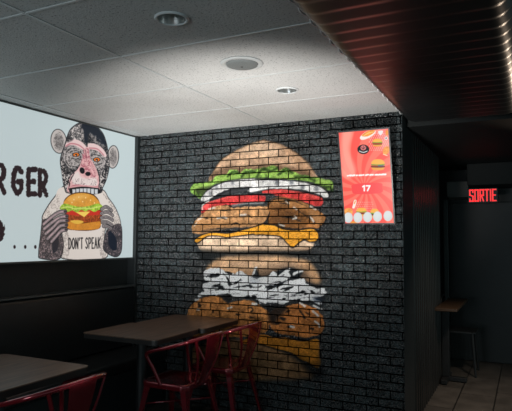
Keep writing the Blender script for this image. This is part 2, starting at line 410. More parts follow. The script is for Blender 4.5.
# top bun
top = mp((tA, [(150, 290), (190, 215), (235, 155), (330, 95), (430, 50), (505, 32)]), (tB, [(60, 35), (165, 62), (260, 115), (330, 175), (378, 240), (380, 275), (200, 260), (60, 240)]), (tA, [(400, 260), (260, 280)]))
cv.poly(top, BUN, amt=.30, cell=9, rough=.004)
cv.poly(mp((tA, [(330, 105), (430, 65), (505, 45)]), (tB, [(80, 50), (160, 90), (120, 130), (0, 110)]), (tA, [(420, 110)])), BUN_L, soft=.02, op=.6, amt=.2)
cv.poly(mp((tB, [(160, 65), (260, 118), (330, 178), (375, 240), (300, 235), (230, 150)])), BUN_D, soft=.02, op=.45)
cv.line(top[:11], .012, (92, 66, 44), op=.6, soft=.01)
cv.poly(mp((tA, [(160, 270), (230, 205), (330, 200), (505, 190)]), (tB, [(80, 185), (200, 195), (330, 225), (375, 262), (200, 260)]), (tA, [(300, 265)])), (72, 52, 38), soft=.012, op=.65)
# lettuce
let = mp((tA, [(35, 335), (60, 310), (120, 302), (170, 285), (200, 258), (262, 245), (285, 222), (325, 222), (348, 242), (378, 216), (440, 217), (480, 196)]),
         (tB, [(10, 214), (70, 202), (135, 196), (152, 226), (200, 206), (240, 232), (300, 252), (380, 266), (450, 282), (486, 298), (490, 345), (440, 345), (400, 312), (300, 288), (150, 278), (0, 274)]),
         (tA, [(430, 274), (330, 282), (230, 300), (170, 325), (130, 362), (95, 405), (65, 380), (38, 368)]))
cv.poly(let, (132, 172, 78), amt=.55, cell=5, rough=.006)
for t, P in ((tA, [(60, 335), (120, 320), (165, 315)]), (tA, [(210, 280), (300, 262), (350, 275), (430, 250)]), (tB, [(20, 250), (90, 232), (150, 262), (250, 262)]), (tB, [(400, 290), (460, 300), (480, 330)])):
    cv.line([t(*p) for p in P], .030, (168, 200, 100), op=.75, soft=.02, rough=.004)
for t, P in ((tA, [(270, 262), (300, 235), (340, 240)]), (tA, [(360, 262), (385, 235), (440, 232)]), (tA, [(455, 262), (480, 225), (505, 215)]), (tB, [(60, 215), (100, 228), (140, 208)]), (tB, [(150, 250), (200, 215), (235, 240)]), (tB, [(255, 265), (320, 262), (375, 290)]), (tB, [(430, 330), (470, 330), (488, 350)]), (tA, [(80, 350), (90, 385), (110, 400)])):
    cv.line([t(*p) for p in P], .022, (42, 62, 30), op=.8, soft=.008, rough=.003)
cv.poly(mp((tA, [(60, 345), (150, 322), (195, 322), (150, 352), (115, 385), (90, 372)])), (58, 68, 40), op=.8, soft=.008)
# onion rings
cv.poly(mp((tA, [(140, 345), (230, 298), (330, 278), (505, 272)]), (tB, [(200, 280), (300, 288), (380, 308), (450, 340), (475, 385), (430, 411), (300, 372), (100, 350)]), (tA, [(500, 352), (300, 372), (180, 411), (110, 411)])), (40, 42, 44), soft=.006)
cv.poly(mp((tA, [(103, 400), (145, 352), (230, 308), (330, 284), (430, 279), (490, 290), (455, 325), (390, 326), (300, 336), (230, 360), (172, 395), (140, 415), (112, 420)])), (214, 210, 208), amt=.18, rough=.003)
cv.poly(mp((tA, [(398, 352), (430, 325), (500, 295)]), (tB, [(20, 290), (100, 286), (200, 290), (300, 300), (380, 320), (440, 350), (466, 388), (440, 397), (400, 372), (300, 347), (200, 338), (90, 340)]), (tA, [(500, 345), (430, 360)])), (222, 220, 218), amt=.18, rough=.003)
for x, y in ((140, 300), (390, 340), (300, 330), (230, 300)): cv.ell(*tB(x, y), 2.2, 2.6, (70, 76, 84), op=.7, soft=.006)
for x, y in ((300, 300), (200, 335), (160, 370)): cv.ell(*tA(x, y), 1.6, 2.4, (80, 84, 90), op=.6, soft=.006)
cv.line(mp((tA, [(215, 400), (270, 365), (395, 345)])), .02, (58, 60, 62), op=.9)
# tomato
TOM = (206, 62, 62)
cv.poly(mp((tC, [(105, 112), (150, 77), (230, 51), (310, 36), (430, 31), (500, 36)]), (tD, [(65, 40), (60, 70), (0, 85)]), (tC, [(490, 76), (380, 81), (300, 96), (220, 101), (150, 131), (112, 150)])), TOM, amt=.35, rough=.003)
cv.poly(mp((tB, [(60, 352), (180, 345), (300, 364), (390, 384), (428, 405)]), (tD, [(425, 95), (380, 100), (300, 71), (200, 56), (100, 22), (50, 20)])), (212, 66, 64), amt=.35, rough=.003)
for t, P in ((tC, [(112, 112), (170, 78), (240, 55), (320, 40)]), (tB, [(75, 362), (200, 352), (310, 372), (400, 398)])): cv.line([t(*p) for p in P], .010, (240, 120, 110), op=.5, soft=.01)
cv.line(mp((tC, [(300, 100), (380, 86), (490, 80)])), .016, (150, 150, 148), op=.8, soft=.006)
cv.line(mp((tC, [(110, 125), (112, 95), (150, 70)])), .012, (216, 206, 200), op=.8)
# chicken, left and right
cv.poly(mp((tC, [(112, 150), (160, 112), (260, 96), (300, 110), (430, 104), (500, 104)]), (tD, [(92, 120), (78, 190), (30, 225)]), (tC, [(420, 236), (300, 238), (180, 262), (90, 277), (46, 270), (48, 222), (88, 172)])), PAT, amt=.4, cell=8, rough=.005)
cv.poly(mp((tD, [(75, 100), (110, 56), (170, 45), (260, 60), (340, 95), (400, 130), (445, 168), (436, 204), (400, 242), (300, 246), (180, 246), (130, 222), (78, 206), (95, 150)])), PAT_D, amt=.45, cell=8, rough=.005)
cv.poly(mp((tD, [(90, 95), (125, 60), (180, 55), (330, 100), (300, 125), (190, 90)])), (176, 126, 80), soft=.02, op=.8, amt=.3)
cv.poly(mp((tD, [(95, 160), (150, 130), (260, 150), (250, 200), (150, 225), (100, 205)])), (84, 56, 34), soft=.03, op=.7)
cv.poly(mp((tD, [(330, 130), (400, 150), (425, 190), (400, 230), (380, 190)])), (178, 130, 86), soft=.015, op=.8)
cv.poly(mp((tC, [(60, 215), (120, 205), (350, 200), (410, 225), (250, 232), (100, 262)])), (150, 104, 62), soft=.02, op=.6)
for t, P, w in ((tC, [(205, 110), (260, 95), (305, 112), (315, 135)], .008), (tC, [(220, 128), (255, 132), (290, 128)], .009), (tC, [(195, 190), (230, 178), (265, 186)], .010), (tC, [(345, 165), (395, 160), (425, 178)], .010), (tC, [(290, 225), (320, 208), (350, 222)], .012), (tC, [(120, 180), (150, 182)], .012), (tC, [(95, 215), (120, 222)], .008), (tC, [(160, 250), (240, 240), (290, 245)], .010),
                (tD, [(80, 105), (115, 62), (165, 55), (245, 70), (330, 105)], .010), (tD, [(245, 115), (310, 155), (375, 200), (368, 215)], .010), (tD, [(150, 80), (215, 90)], .010), (tD, [(95, 130), (75, 190), (35, 222)], .014), (tD, [(170, 170), (235, 175), (290, 200)], .014), (tD, [(430, 150), (450, 175), (440, 205), (405, 240)], .014), (tD, [(130, 215), (190, 240), (300, 248), (400, 240)], .014)):
    cv.line([t(*p) for p in P], w, INK, op=.85, rough=.003, taper=True)
for t, P in ((tC, [(205, 178), (240, 172), (265, 178)]), (tC, [(350, 158), (385, 155)]), (tD, [(250, 165), (262, 178), (240, 182)]), (tD, [(345, 165), (372, 200)]), (tD, [(150, 215), (185, 228)]), (tD, [(245, 110), (262, 122)]), (tC, [(80, 190), (115, 168)]), (tC, [(60, 225), (75, 205)]), (tD, [(195, 70), (212, 84)]), (tD, [(345, 100), (385, 125)]), (tC, [(150, 120), (190, 112)])):
    cv.line([t(*p) for p in P], .012, (212, 206, 198), op=.85, rough=.003)
# middle bun and the cheese over it
cv.poly(mp((tC, [(80, 350), (95, 300), (200, 285), (430, 270), (500, 275)]), (tD, [(160, 285), (290, 320), (365, 330), (372, 352), (330, 380), (200, 390), (0, 385)]), (tC, [(400, 392), (250, 392), (130, 400)])), BUN_L, amt=.25, cell=9, rough=.005)
cv.poly(mp((tC, [(130, 400), (250, 378), (500, 372)]), (tD, [(200, 375), (330, 365), (330, 390), (0, 400)]), (tC, [(250, 405)])), BUN_D, soft=.015, op=.6)
che = mp((tC, [(63, 318), (110, 287), (170, 272), (280, 276), (380, 251), (440, 236), (500, 216)]), (tD, [(60, 221), (120, 226), (180, 251), (270, 257), (360, 247), (397, 277), (392, 315), (350, 326), (310, 311), (270, 336), (236, 361), (202, 331), (160, 291), (60, 281), (0, 281)]), (tC, [(430, 276), (350, 286), (260, 296), (200, 286), (135, 293), (82, 330)]))
cv.line(che + che[:2], .022, INK, op=.9, rough=.003)
cv.poly(che, (232, 160, 52), amt=.22, cell=7)
cv.line(mp((tC, [(110, 262), (170, 252), (300, 250), (400, 240)])), .018, (40, 40, 40), op=.6, soft=.015)
# black gap, second bun
cv.poly([(196, 250), (225, 251), (260, 250.5), (310, 250.5), (316, 255), (300, 257.5), (225, 258), (205, 262)], (30, 33, 34), soft=.015, op=.95)
cv.poly(mp((tE, [(55, 52), (85, 20), (130, 6), (240, 3), (330, 6), (400, 20), (438, 60), (447, 98), (380, 90), (250, 90), (120, 80)])), (196, 152, 112), amt=.3, cell=9, soft=.012, rough=.005)
cv.poly(mp((tE, [(90, 30), (240, 14), (380, 28), (330, 45), (150, 45)])), BUN_L, soft=.03, op=.6)
cv.poly(mp((tE, [(215, 60), (330, 35), (390, 50), (420, 95), (300, 100), (220, 95)])), (70, 60, 54), soft=.03, op=.8)
# sliced onions / sauce, scribbled white and black
cv.poly(mp((tM, [(120, 120), (150, 82), (220, 78), (300, 100), (360, 90), (420, 120), (445, 60)]), (tN, [(40, 120), (110, 95), (210, 60), (300, 85), (290, 130), (380, 170), (440, 195), (440, 270), (410, 300), (250, 270), (130, 300), (40, 280), (0, 260)]), (tM, [(400, 255), (250, 235), (100, 250), (85, 235), (110, 180)])), (34, 38, 42), soft=.008)
W = (216, 218, 220)
for t, P, w in (
    (tM, [(135, 95), (180, 82), (225, 88), (255, 125), (300, 150)], .040), (tM, [(130, 130), (180, 140), (225, 120), (235, 100)], .028), (tM, [(125, 180), (170, 165), (240, 155), (270, 190), (300, 205)], .040),
    (tM, [(125, 185), (150, 210), (200, 195)], .030), (tM, [(95, 238), (150, 222), (260, 212), (380, 210), (500, 200)], .034), (tM, [(270, 110), (320, 125), (350, 105), (385, 130), (430, 150)], .050),
    (tM, [(300, 185), (350, 165), (400, 150)], .034), (tM, [(320, 205), (380, 200), (440, 210), (500, 190)], .036), (tM, [(300, 238), (360, 235), (410, 225), (470, 255), (505, 265)], .026), (tM, [(430, 110), (440, 75), (450, 60)], .012),
    (tM, [(400, 140), (450, 150), (500, 140)], .040),
    (tN, [(0, 165), (40, 150), (90, 140), (120, 110)], .050), (tN, [(0, 205), (60, 220), (150, 200), (220, 165), (300, 150)], .040), (tN, [(80, 160), (150, 140), (200, 120), (205, 105)], .038), (tN, [(145, 120), (180, 95), (215, 72)], .016), (tN, [(245, 102), (270, 90), (300, 84)], .016),
    (tN, [(20, 250), (100, 230), (180, 225), (280, 200), (330, 180)], .034), (tN, [(40, 275), (110, 265), (200, 250), (260, 250)], .030), (tN, [(120, 275), (180, 280), (210, 262)], .022), (tN, [(260, 160), (330, 180), (370, 200), (430, 205)], .030), (tN, [(250, 245), (320, 235), (400, 235), (440, 215)], .026),
    (tN, [(300, 262), (360, 262), (410, 285)], .020), (tN, [(220, 190), (280, 180), (340, 215)], .028)):
    cv.line([t(*p) for p in P], w * 1.2, W, rough=.006)
for t, P, w in (
    (tM, [(160, 115), (195, 105), (215, 100)], .014), (tM, [(165, 180), (190, 175), (225, 165)], .016), (tM, [(240, 95), (270, 130), (290, 165), (340, 155)], .016), (tM, [(150, 205), (240, 200), (310, 195)], .008), (tM, [(255, 92), (300, 98)], .022), (tM, [(300, 190), (355, 180)], .010), (tM, [(400, 180), (450, 185), (500, 180)], .009), (tM, [(420, 238), (455, 250)], .022), (tM, [(260, 228), (300, 245)], .02),
    (tN, [(60, 190), (90, 178), (110, 185), (75, 205)], .022), (tN, [(160, 200), (200, 190), (240, 185)], .018), (tN, [(180, 210), (245, 178)], .018), (tN, [(285, 215), (320, 212)], .020), (tN, [(350, 205), (375, 225)], .020), (tN, [(90, 240), (150, 232)], .014), (tN, [(170, 260), (195, 255)], .020), (tN, [(110, 155), (170, 150)], .008), (tN, [(110, 205), (160, 175), (200, 165)], .008), (tN, [(200, 245), (290, 235), (340, 225)], .008), (tN, [(380, 190), (430, 185)], .010), (tN, [(390, 250), (430, 258)], .022)):
    cv.line([t(*p) for p in P], w, INK, rough=.004, taper=True)
cv.ell(*tN(395, 262), 5, 2.6, (44, 58, 78), op=.7, soft=.012)
cv.ell(*tM(440, 140), 5, 4, (150, 158, 170), op=.5, soft=.02)
# second chicken layer
P2, P2D = (180, 120, 68), (120, 72, 36)
cv.poly(mp((tE, [(-8, 200), (6, 170), (40, 147), (100, 141), (128, 166), (150, 160), (210, 157), (255, 185), (275, 200), (272, 228), (262, 262), (200, 280), (100, 280), (0, 280), (-14, 240)])), P2, amt=.4, cell=8, rough=.006)
cv.poly(mp((tE, [(284, 190), (320, 176), (380, 166), (440, 190), (460, 235), (450, 268), (400, 282), (350, 277), (290, 262), (272, 230)])), (172, 108, 58), amt=.4, cell=8, rough=.006)
cv.poly(mp((tE, [(270, 175), (330, 172), (330, 190), (305, 215), (290, 240), (272, 225)])), (28, 26, 26), soft=.012, op=.9)
cv.poly(mp((tM, [(240, 245), (300, 250), (275, 290), (255, 275)])), (30, 30, 32), soft=.008, op=.95)
for t, P, w in ((tM, [(80, 290), (95, 300), (82, 312)], .03), (tM, [(168, 360), (178, 330), (180, 350)], .012), (tM, [(390, 318), (420, 315), (430, 332), (400, 345)], .012), (tM, [(320, 355), (355, 360)], .016), (tM, [(400, 372), (440, 378)], .016), (tM, [(430, 290), (460, 300)], .010), (tM, [(80, 325), (70, 345)], .012), (tM, [(40, 290), (60, 268), (110, 245), (200, 238), (245, 262)], .010), (tM, [(295, 250), (400, 255), (500, 290)], .010),
                (tN, [(280, 330), (300, 355), (320, 380)], .014), (tN, [(190, 345), (225, 330)], .014), (tN, [(165, 385), (190, 395)], .014), (tN, [(60, 300), (150, 310), (260, 285), (370, 290), (430, 325)], .016), (tN, [(310, 340), (350, 360)], .01), (tO, [(200, 75), (245, 72)], .026), (tO, [(340, 90), (365, 85), (360, 105)], .016), (tO, [(300, 15), (325, 22)], .016), (tO, [(150, 20), (200, 25)], .02), (tO, [(120, 60), (170, 45)], .02)):
    cv.line([t(*p) for p in P], w, INK, op=.85, rough=.004, taper=True)
for t, P in ((tM, [(270, 320), (295, 312)]), (tM, [(425, 290), (455, 292)]), (tM, [(65, 265), (85, 262)]), (tN, [(285, 285), (315, 305)]), (tN, [(370, 300), (420, 325)]), (tN, [(365, 335), (400, 365)]), (tO, [(380, 42), (400, 55), (408, 75)]), (tO, [(225, 72), (245, 78)]), (tM, [(75, 325), (90, 328)])):
    cv.line([t(*p) for p in P], .015, (212, 212, 210), op=.9, rough=.003)
# second cheese and bottom bun
cv.poly(mp((tE, [(-4, 330), (60, 300), (160, 290), (250, 300), (300, 320), (400, 380), (400, 425), (40, 425), (-4, 390)])), (150, 112, 78), amt=.3, cell=9, soft=.012)
cv.poly(mp((tO, [(30, 130), (150, 130), (260, 150), (400, 150), (410, 180), (300, 172), (200, 170), (40, 160)])), INK, soft=.012)
c2 = mp((tO, [(-80, 165), (-20, 140), (50, 122), (120, 142), (200, 145), (300, 168), (395, 152), (406, 200), (405, 260), (415, 310), (395, 335), (340, 300), (290, 280), (235, 240), (130, 210), (20, 180), (-60, 185)]))
cv.line(c2[10:] + c2[:1], .024, INK, op=.9, soft=.01)
cv.poly(c2, (206, 132, 48), amt=.25, cell=8)
cv.poly(mp((tO, [(405, 215), (412, 260), (418, 312), (395, 336), (345, 304), (380, 290)])), (142, 88, 34), soft=.015, op=.7)
cv.poly(mp((tO, [(240, 245), (300, 290), (345, 310), (400, 340), (420, 300), (440, 360), (400, 420), (330, 360)])), INK, soft=.02, op=.85)
cv.poly(mp((tO, [(430, 90), (470, 120), (470, 420), (430, 420), (415, 250)])), (40, 44, 46), soft=.02, op=.5, mask=False)

M_brick = brick_mat()
fm = cv.mask > .5; fm = fm[:-1, :-1] & fm[1:, :-1] & fm[:-1, 1:] & fm[1:, 1:]
wb = struct('wall_back', cv.grid(0, ~fm), M_brick)
mu = struct('burger_mural', cv.grid(0, fm), M_brick, wb); mu['label'] = 'tall painted burger stacked on the black bricks'
struct('wall_back_core', bxm(-.1, 2.48, .004, .16, 0, 2.56), M_black)
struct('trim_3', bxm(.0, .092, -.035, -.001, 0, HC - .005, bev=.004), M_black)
# corner post and ribbed wall down the corridor
struct('wall_corridor', bxm(2.30, 2.462, .16, 1.86, 0, 2.56), M_black)
struct('trim_4', bxm(2.452, 2.478, .004, .40, 0, 2.262), M_black)
bm = bmesh.new(); n = 15; y0, y1 = .40, 1.86
prof = []
for k in range(n):
    a = y0 + (y1 - y0) * k / n; w = (y1 - y0) / n
    prof += [(2.455, a), (2.455, a + w * .22), (2.485, a + w * .40), (2.485, a + w * .78)]
prof.append((2.463, y1))
lo = [bm.verts.new((x, y, 0)) for x, y in prof]; hi = [bm.verts.new((x, y, 2.262)) for x, y in prof]
for k in range(len(prof) - 1): bm.faces.new((lo[k], lo[k + 1], hi[k + 1], hi[k]))
struct('trim_5', bm, M_ribw)
# far end of the corridor
struct('wall_far', bxm(1.2, 6.0, 3.0, 3.1, 0, 2.56), M_black)
struct('wall_recess', bxm(1.2, 1.3, 1.86, 3.0, 0, 2.56), M_black)
struct('trim_6', bxm(2.47, 2.70, 2.56, 2.999, 1.90, 2.08, bev=.006), M_soffit)
struct('trim_7', bxm(2.70, 4.2, 2.45, 2.999, 2.02, 2.262, bev=.006), M_ceil2)
struct('ceiling_corridor', bxm(2.30, 6.0, .16, 3.0, 2.262, 2.40), M_ceil2)
d = struct('door_1', bxm(2.44, 3.24, 2.955, 2.999, 0.004, 1.86, bev=.004), M_black)
struct('door_frame', bxm(2.385, 2.435, 2.90, 2.999, 0.004, 1.90, bev=.004), mat('grey_door_frame', (.06, .064, .064), .4, var=.1), d)

# ------------------------------------------------------------------ ribbed metal bulkhead hanging under the ceiling
bm = bmesh.new(); xl, xr, zb, R = 2.498, 3.262, 2.262, .090; zt = HC
cs = [(xl + .005, zt, -1, 0)]
for k in range(9):
    a = math.radians(180 + 90 * k / 8); cs.append((xl + R + R * math.cos(a), zt + R * math.sin(a), math.cos(a), math.sin(a)))
for k in range(1, 6): cs.append((xl + R + (xr - xl - 2 * R) * k / 6, zb, 0, -1))
for k in range(9):
    a = math.radians(270 + 90 * k / 8); cs.append((xr - R + R * math.cos(a), zt + R * math.sin(a), math.cos(a), math.sin(a)))
pitch = .110; ny = 12; Y0 = -4.6; rows = []
nr = int(-Y0 / pitch)
for i in range(nr * ny + 1):
    y = -.004 - i * pitch / ny; f = (i % ny) / ny
    o = .007 * f / .25 if f < .25 else .007 * (1 - f) / .75      # each panel laps the next: a gentle slope, then a short lip
    rows.append([bm.verts.new((x + nx_ * o, y, z + nz_ * o * .6)) for x, z, nx_, nz_ in cs])
for a, b in zip(rows, rows[1:]):
    for k in range(len(cs) - 1): bm.faces.new((a[k], a[k + 1], b[k + 1], b[k]))
bm.faces.new(rows[0]); bm.faces.new(rows[-1][::-1])
struct('ceiling_bulkhead', bm, M_corr, smooth=True, angle=30)
# scalloped white tube added: its colour stands in for ceiling light on the rim
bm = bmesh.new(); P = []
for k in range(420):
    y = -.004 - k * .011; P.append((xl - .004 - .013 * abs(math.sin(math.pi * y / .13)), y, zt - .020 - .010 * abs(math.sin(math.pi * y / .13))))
tube(bm, P, .0045, 6); struct('rim_reflection_tube', bm, mat('painted_rim_reflection', (.85, .86, .86), .4, metal=.0, var=.1))
struct('ceiling_side', bxm(3.262, 6.0, -7.5, .16, HC, 2.45), M_ceil2)

# ------------------------------------------------------------------ downlights and ceiling speaker
def downlight(x, y, label):
    t = thing('downlight', label, 'ceiling light', (x, y, HC), 0, 'recessed ceiling downlights')
    bm = bmesh.new(); lathe(bm, [(.060, .004), (.060, -.004), (.064, -.008), (.070, -.008), (.075, -.003), (.075, -.0003)], 0, 0); obj('trim_ring', bm, M_trim, t, smooth=True, angle=40)
    bm = bmesh.new(); lathe(bm, [(.0595, -.003), (.057, .012), (.051, .035), (.043, .055), (.034, .068)], 0, 0); obj('reflector', bm, M_refl, t, smooth=True)
    bm = bmesh.new(); lathe(bm, [(.0, .060), (.018, .061), (.030, .066), (.034, .072), (.034, .09)], 0, 0, seg=24); obj('lamp', bm, mat('frosted_glass', (.30, .30, .29), .4, var=.03), t, smooth=True)
    return t
downlight(LIGHTS[0][0], LIGHTS[0][1], 'unlit recessed downlight nearer the camera, on the camera side of the ceiling speaker')
downlight(LIGHTS[1][0], LIGHTS[1][1], 'recessed downlight between the ceiling speaker and the brick wall')
t = thing('ceiling_speaker', 'round grey ceiling speaker with a white rim between the two downlights', 'speaker', (SPEAKER[0], SPEAKER[1], HC))
bm = bmesh.new(); lathe(bm, [(.088, -.0004), (.112, -.0004), (.116, -.004), (.110, -.009), (.092, -.010), (.088, -.006)], 0, 0, seg=48); obj('rim', bm, M_trim, t, smooth=True, angle=50)
bm = bmesh.new(); lathe(bm, [(.0875, -.006), (.084, -.013), (.070, -.018), (.040, -.021), (.0, -.022)], 0, 0, seg=48); obj('grille', bm, M_spk, t, smooth=True)
bm = bmesh.new(); lathe(bm, [(.0, -.0245), (.006, -.024), (.007, -.0215)], 0, 0, seg=16); obj('centre_cap', bm, M_black, t, smooth=True)

# ------------------------------------------------------------------ lit sign on the left wall
SX, SY0, SY1, SZ0, SZ1 = .060, -2.75, -.012, 1.236, 2.336
t = thing('lightbox_sign', 'long pale lit sign showing a chimp biting a burger, on the left wall', 'sign', (0.001, (SY0 + SY1) / 2, SZ0))
PALE = (196, 210, 212)
cv = Canvas((SX, SY0, SZ0), (0, 1, 0), (0, 0, 1), SY1 - SY0, SZ1 - SZ0, .0036, PALE)
cv.tf = T(30, 110, 5.12)
K, SKIN, PINK, GREY, SHIRT = (26, 27, 32), (206, 190, 184), (220, 172, 172), (150, 144, 142), (222, 212, 204)
def J(x, y): return (x, y + 384)      # second enlargement of the sign, 75 px lower
def dn(P): return [J(*p) for p in P]
# body: shirt, arms
sh = dn([(170, 10), (128, 62), (92, 112), (64, 172), (108, 182), (150, 200), (170, 280), (165, 372), (385, 372), (378, 290), (390, 200), (420, 214), (463, 206), (442, 130), (402, 70), (356, 20)])
cv.line(sh + sh[:1], .016, K); cv.poly(sh, SHIRT)
cv.stipple(dn([(150, 40), (92, 112), (66, 172), (108, 180), (150, 120)]), (150, 138, 132), .40, 1.5, op=.6)
cv.stipple(dn([(360, 30), (402, 70), (442, 130), (460, 204), (420, 212), (410, 110)]), (120, 110, 106), .46, 1.5, op=.6)
cv.stipple(dn([(165, 230), (185, 230), (205, 280), (195, 372), (166, 372)]), (140, 128, 124), .5, 1.5, op=.6)
cv.stipple(dn([(395, 200), (372, 230), (352, 300), (365, 372), (388, 372)]), (140, 128, 124), .5, 1.5, op=.6)
la = dn([(64, 182), (56, 260), (46, 350), (58, 374), (150, 376), (170, 300), (158, 250), (185, 200), (110, 176)])
cv.line(la + la[:1], .014, K); cv.poly(la, (96, 88, 90)); cv.stipple(la, K, .56, 1.5, op=.6); cv.stipple(la, (196, 168, 168), .36, 1.5, op=.6)
ra = dn([(418, 214), (464, 206), (470, 290), (464, 345), (440, 366), (400, 350), (376, 320), (392, 240)])
cv.line(ra + ra[:1], .014, K); cv.poly(ra, (90, 84, 88)); cv.stipple(ra, K, .6, 1.5, op=.6); cv.stipple(ra, (188, 164, 164), .32, 1.5, op=.6)
cv.poly(dn([(405, 235), (440, 270), (444, 325), (425, 335), (402, 300)]), (28, 34, 46))
cv.poly(dn([(115, 280), (145, 270), (140, 330), (118, 345)]), (40, 42, 50))
# head
hd = [(190, 140), (208, 100), (248, 70), (290, 62), (340, 85), (375, 125), (393, 180), (402, 235), (405, 290), (392, 350), (372, 395), (352, 425), (205, 425), (178, 400), (166, 330), (156, 262), (166, 215), (180, 175)]
for (cx, cy, rx, ry, ro) in ((147, 160, 38, 60, -.12), (425, 240, 27, 56, .06)):
    cv.ell(cx, cy, rx + 4, ry + 4, K, rot=ro); cv.ell(cx, cy, rx, ry, (196, 188, 184), rot=ro); cv.ell(cx + 3, cy + 6, rx * .6, ry * .68, GREY, rot=ro, soft=.008)
    cv.stipple([(cx + rx * .7 * math.cos(a), cy + ry * .8 * math.sin(a)) for a in np.linspace(0, 6.28, 12, endpoint=False)], (70, 66, 66), .45, 1.5, op=.6)
cv.line(hd + hd[:1], .012, K); cv.poly(hd, (30, 32, 38)); cv.stipple(hd, (186, 178, 174), .45, 1.5, op=.6)
cv.poly([(262, 78), (300, 72), (345, 92), (375, 130), (388, 180), (360, 175), (335, 140), (300, 120), (295, 165), (280, 165), (275, 120)], (24, 32, 44))
cv.stipple([(200, 120), (225, 88), (262, 76), (270, 150), (215, 160)], (214, 206, 202), .42, 2.2); cv.stipple([(205, 110), (245, 80), (275, 105), (270, 150), (225, 140)], (176, 168, 164), .5, 1.5, op=.6); cv.stipple([(305, 115), (350, 140), (385, 190), (330, 165)], (176, 168, 164), .45, 1.5, op=.6)
# eye sockets, brows, eyes
for P in ([(182, 195), (225, 180), (278, 210), (275, 250), (240, 290), (205, 300), (175, 260), (168, 225)], [(300, 205), (345, 205), (388, 240), (385, 290), (360, 330), (330, 300), (305, 255)]):
    cv.poly(P, (180, 172, 170), soft=.004); cv.stipple(P, (50, 48, 50), .44, 1.6, op=.8); cv.stipple(P, (200, 192, 188), .35, 1.5, op=.6)
cv.poly([(180, 188), (188, 165), (215, 150), (255, 157), (286, 185), (288, 205), (262, 200), (230, 182), (200, 182)], (228, 200, 198)); cv.line([(185, 185), (210, 172), (250, 180), (282, 205)], .012, (196, 128, 136))
cv.poly([(298, 172), (338, 175), (374, 200), (392, 232), (382, 240), (350, 212), (318, 202), (300, 200)], (228, 200, 198)); cv.line([(303, 195), (345, 200), (378, 232)], .012, (196, 128, 136))
for cx, cy in ((236, 229), (342, 254)):
    cv.ell(cx, cy, 20, 12, K); cv.ell(cx, cy, 15, 9, (222, 118, 44)); cv.ell(cx, cy + 2, 6, 6, (20, 18, 18)); cv.ell(cx - 2, cy + 5, 2.5, 2.5, (230, 224, 220))
# wrinkles and dark hair round the face
for P in ([(180, 250), (200, 285), (240, 292)], [(176, 270), (205, 305), (235, 308)], [(205, 215), (235, 208), (265, 222)], [(212, 245), (238, 250), (262, 240)], [(312, 232), (345, 230), (372, 250)], [(320, 275), (345, 282), (370, 272)], [(318, 295), (350, 310), (376, 300)], [(190, 210), (215, 196), (250, 202)]):
    cv.line(P, .007, K, op=.8, rough=.003)
for P in ([(158, 255), (172, 262), (185, 310), (205, 340), (200, 400), (180, 405), (165, 340)], [(398, 235), (404, 290), (392, 350), (370, 398), (352, 400), (356, 345), (378, 300)], [(192, 140), (215, 118), (222, 150), (190, 165)]):
    cv.poly(P, K, op=.75, soft=.004); cv.stipple(P, (200, 192, 188), .40, 1.7)
# nose and muzzle
cv.poly([(283, 195), (300, 195), (308, 245), (332, 285), (352, 340), (356, 395), (345, 424), (202, 424), (198, 375), (212, 335), (246, 300), (268, 250)], PINK, amt=.12)
cv.poly([(212, 345), (246, 312), (262, 342), (300, 352), (332, 338), (345, 385), (300, 394), (235, 390)], (228, 216, 212), soft=.008, op=.9)
cv.stipple([(272, 210), (300, 200), (310, 255), (330, 300), (340, 350), (300, 340), (262, 300)], (176, 104, 116), .46, 1.8)
cv.stipple([(215, 360), (260, 350), (330, 360), (335, 385), (230, 385)], (150, 130, 132), .34, 1.4)
cv.ell(267, 310, 13, 17, K, rot=-.3); cv.ell(297, 327, 14, 11, K); cv.line([(284, 205), (290, 245)], .008, (120, 70, 80))
cv.line([(205, 395), (240, 384), (300, 392), (345, 392)], .010, (176, 100, 112))
cv.line([(345, 300), (356, 350), (352, 400)], .012, K, op=.8, rough=.004); cv.line([(225, 325), (205, 365), (198, 405)], .012, K, op=.8, rough=.004)
# open mouth and teeth
cv.poly(dn([(205, 14), (270, 6), (345, 14), (358, 40), (300, 52), (215, 48)]), K)
for k in range(7): cv.poly(dn([(217 + 19 * k, 22 - 5 * math.sin(k / 6 * 3.1)), (233 + 19 * k, 22 - 5 * math.sin(k / 6 * 3.1)), (232 + 19 * k, 46), (218 + 19 * k, 46)]), (200, 204, 208), smooth=False)
cv.line(dn([(203, 12), (270, 4), (348, 12)]), .012, (214, 160, 162))
# the burger in its hands
cv.poly(dn([(170, 100), (180, 70), (215, 44), (262, 36), (315, 44), (345, 66), (360, 100), (366, 140), (362, 190), (356, 222), (300, 234), (230, 232), (186, 222), (180, 180), (176, 140)]), (70, 40, 20))
cv.poly(dn([(176, 100), (186, 70), (216, 49), (262, 41), (312, 49), (340, 68), (355, 102), (262, 112)]), (214, 150, 62), amt=.1)
cv.poly(dn([(196, 80), (220, 58), (262, 50), (300, 56), (262, 72)]), (236, 186, 104), soft=.012, op=.7)
for x, y in ((225, 75), (250, 62), (285, 65), (310, 78), (270, 85), (215, 90), (330, 92)): cv.ell(*J(x, y), 3, 4, (244, 214, 150))
cv.poly(dn([(186, 188), (270, 196), (358, 186), (357, 216), (335, 228), (230, 230), (190, 218)]), (206, 134, 50), amt=.1)
cv.poly(dn([(182, 150), (270, 145), (362, 150), (366, 172), (350, 186), (270, 192), (192, 186), (180, 170)]), (150, 68, 34), amt=.5, cell=3)
cv.poly(dn([(205, 184), (250, 180), (275, 190), (240, 200)]), (226, 180, 74))
cv.poly(dn([(180, 132), (270, 126), (362, 132), (356, 152), (262, 156), (184, 150)]), (196, 52, 40))
cv.poly(dn([(232, 138), (308, 136), (278, 164)]), (240, 206, 96), smooth=False)
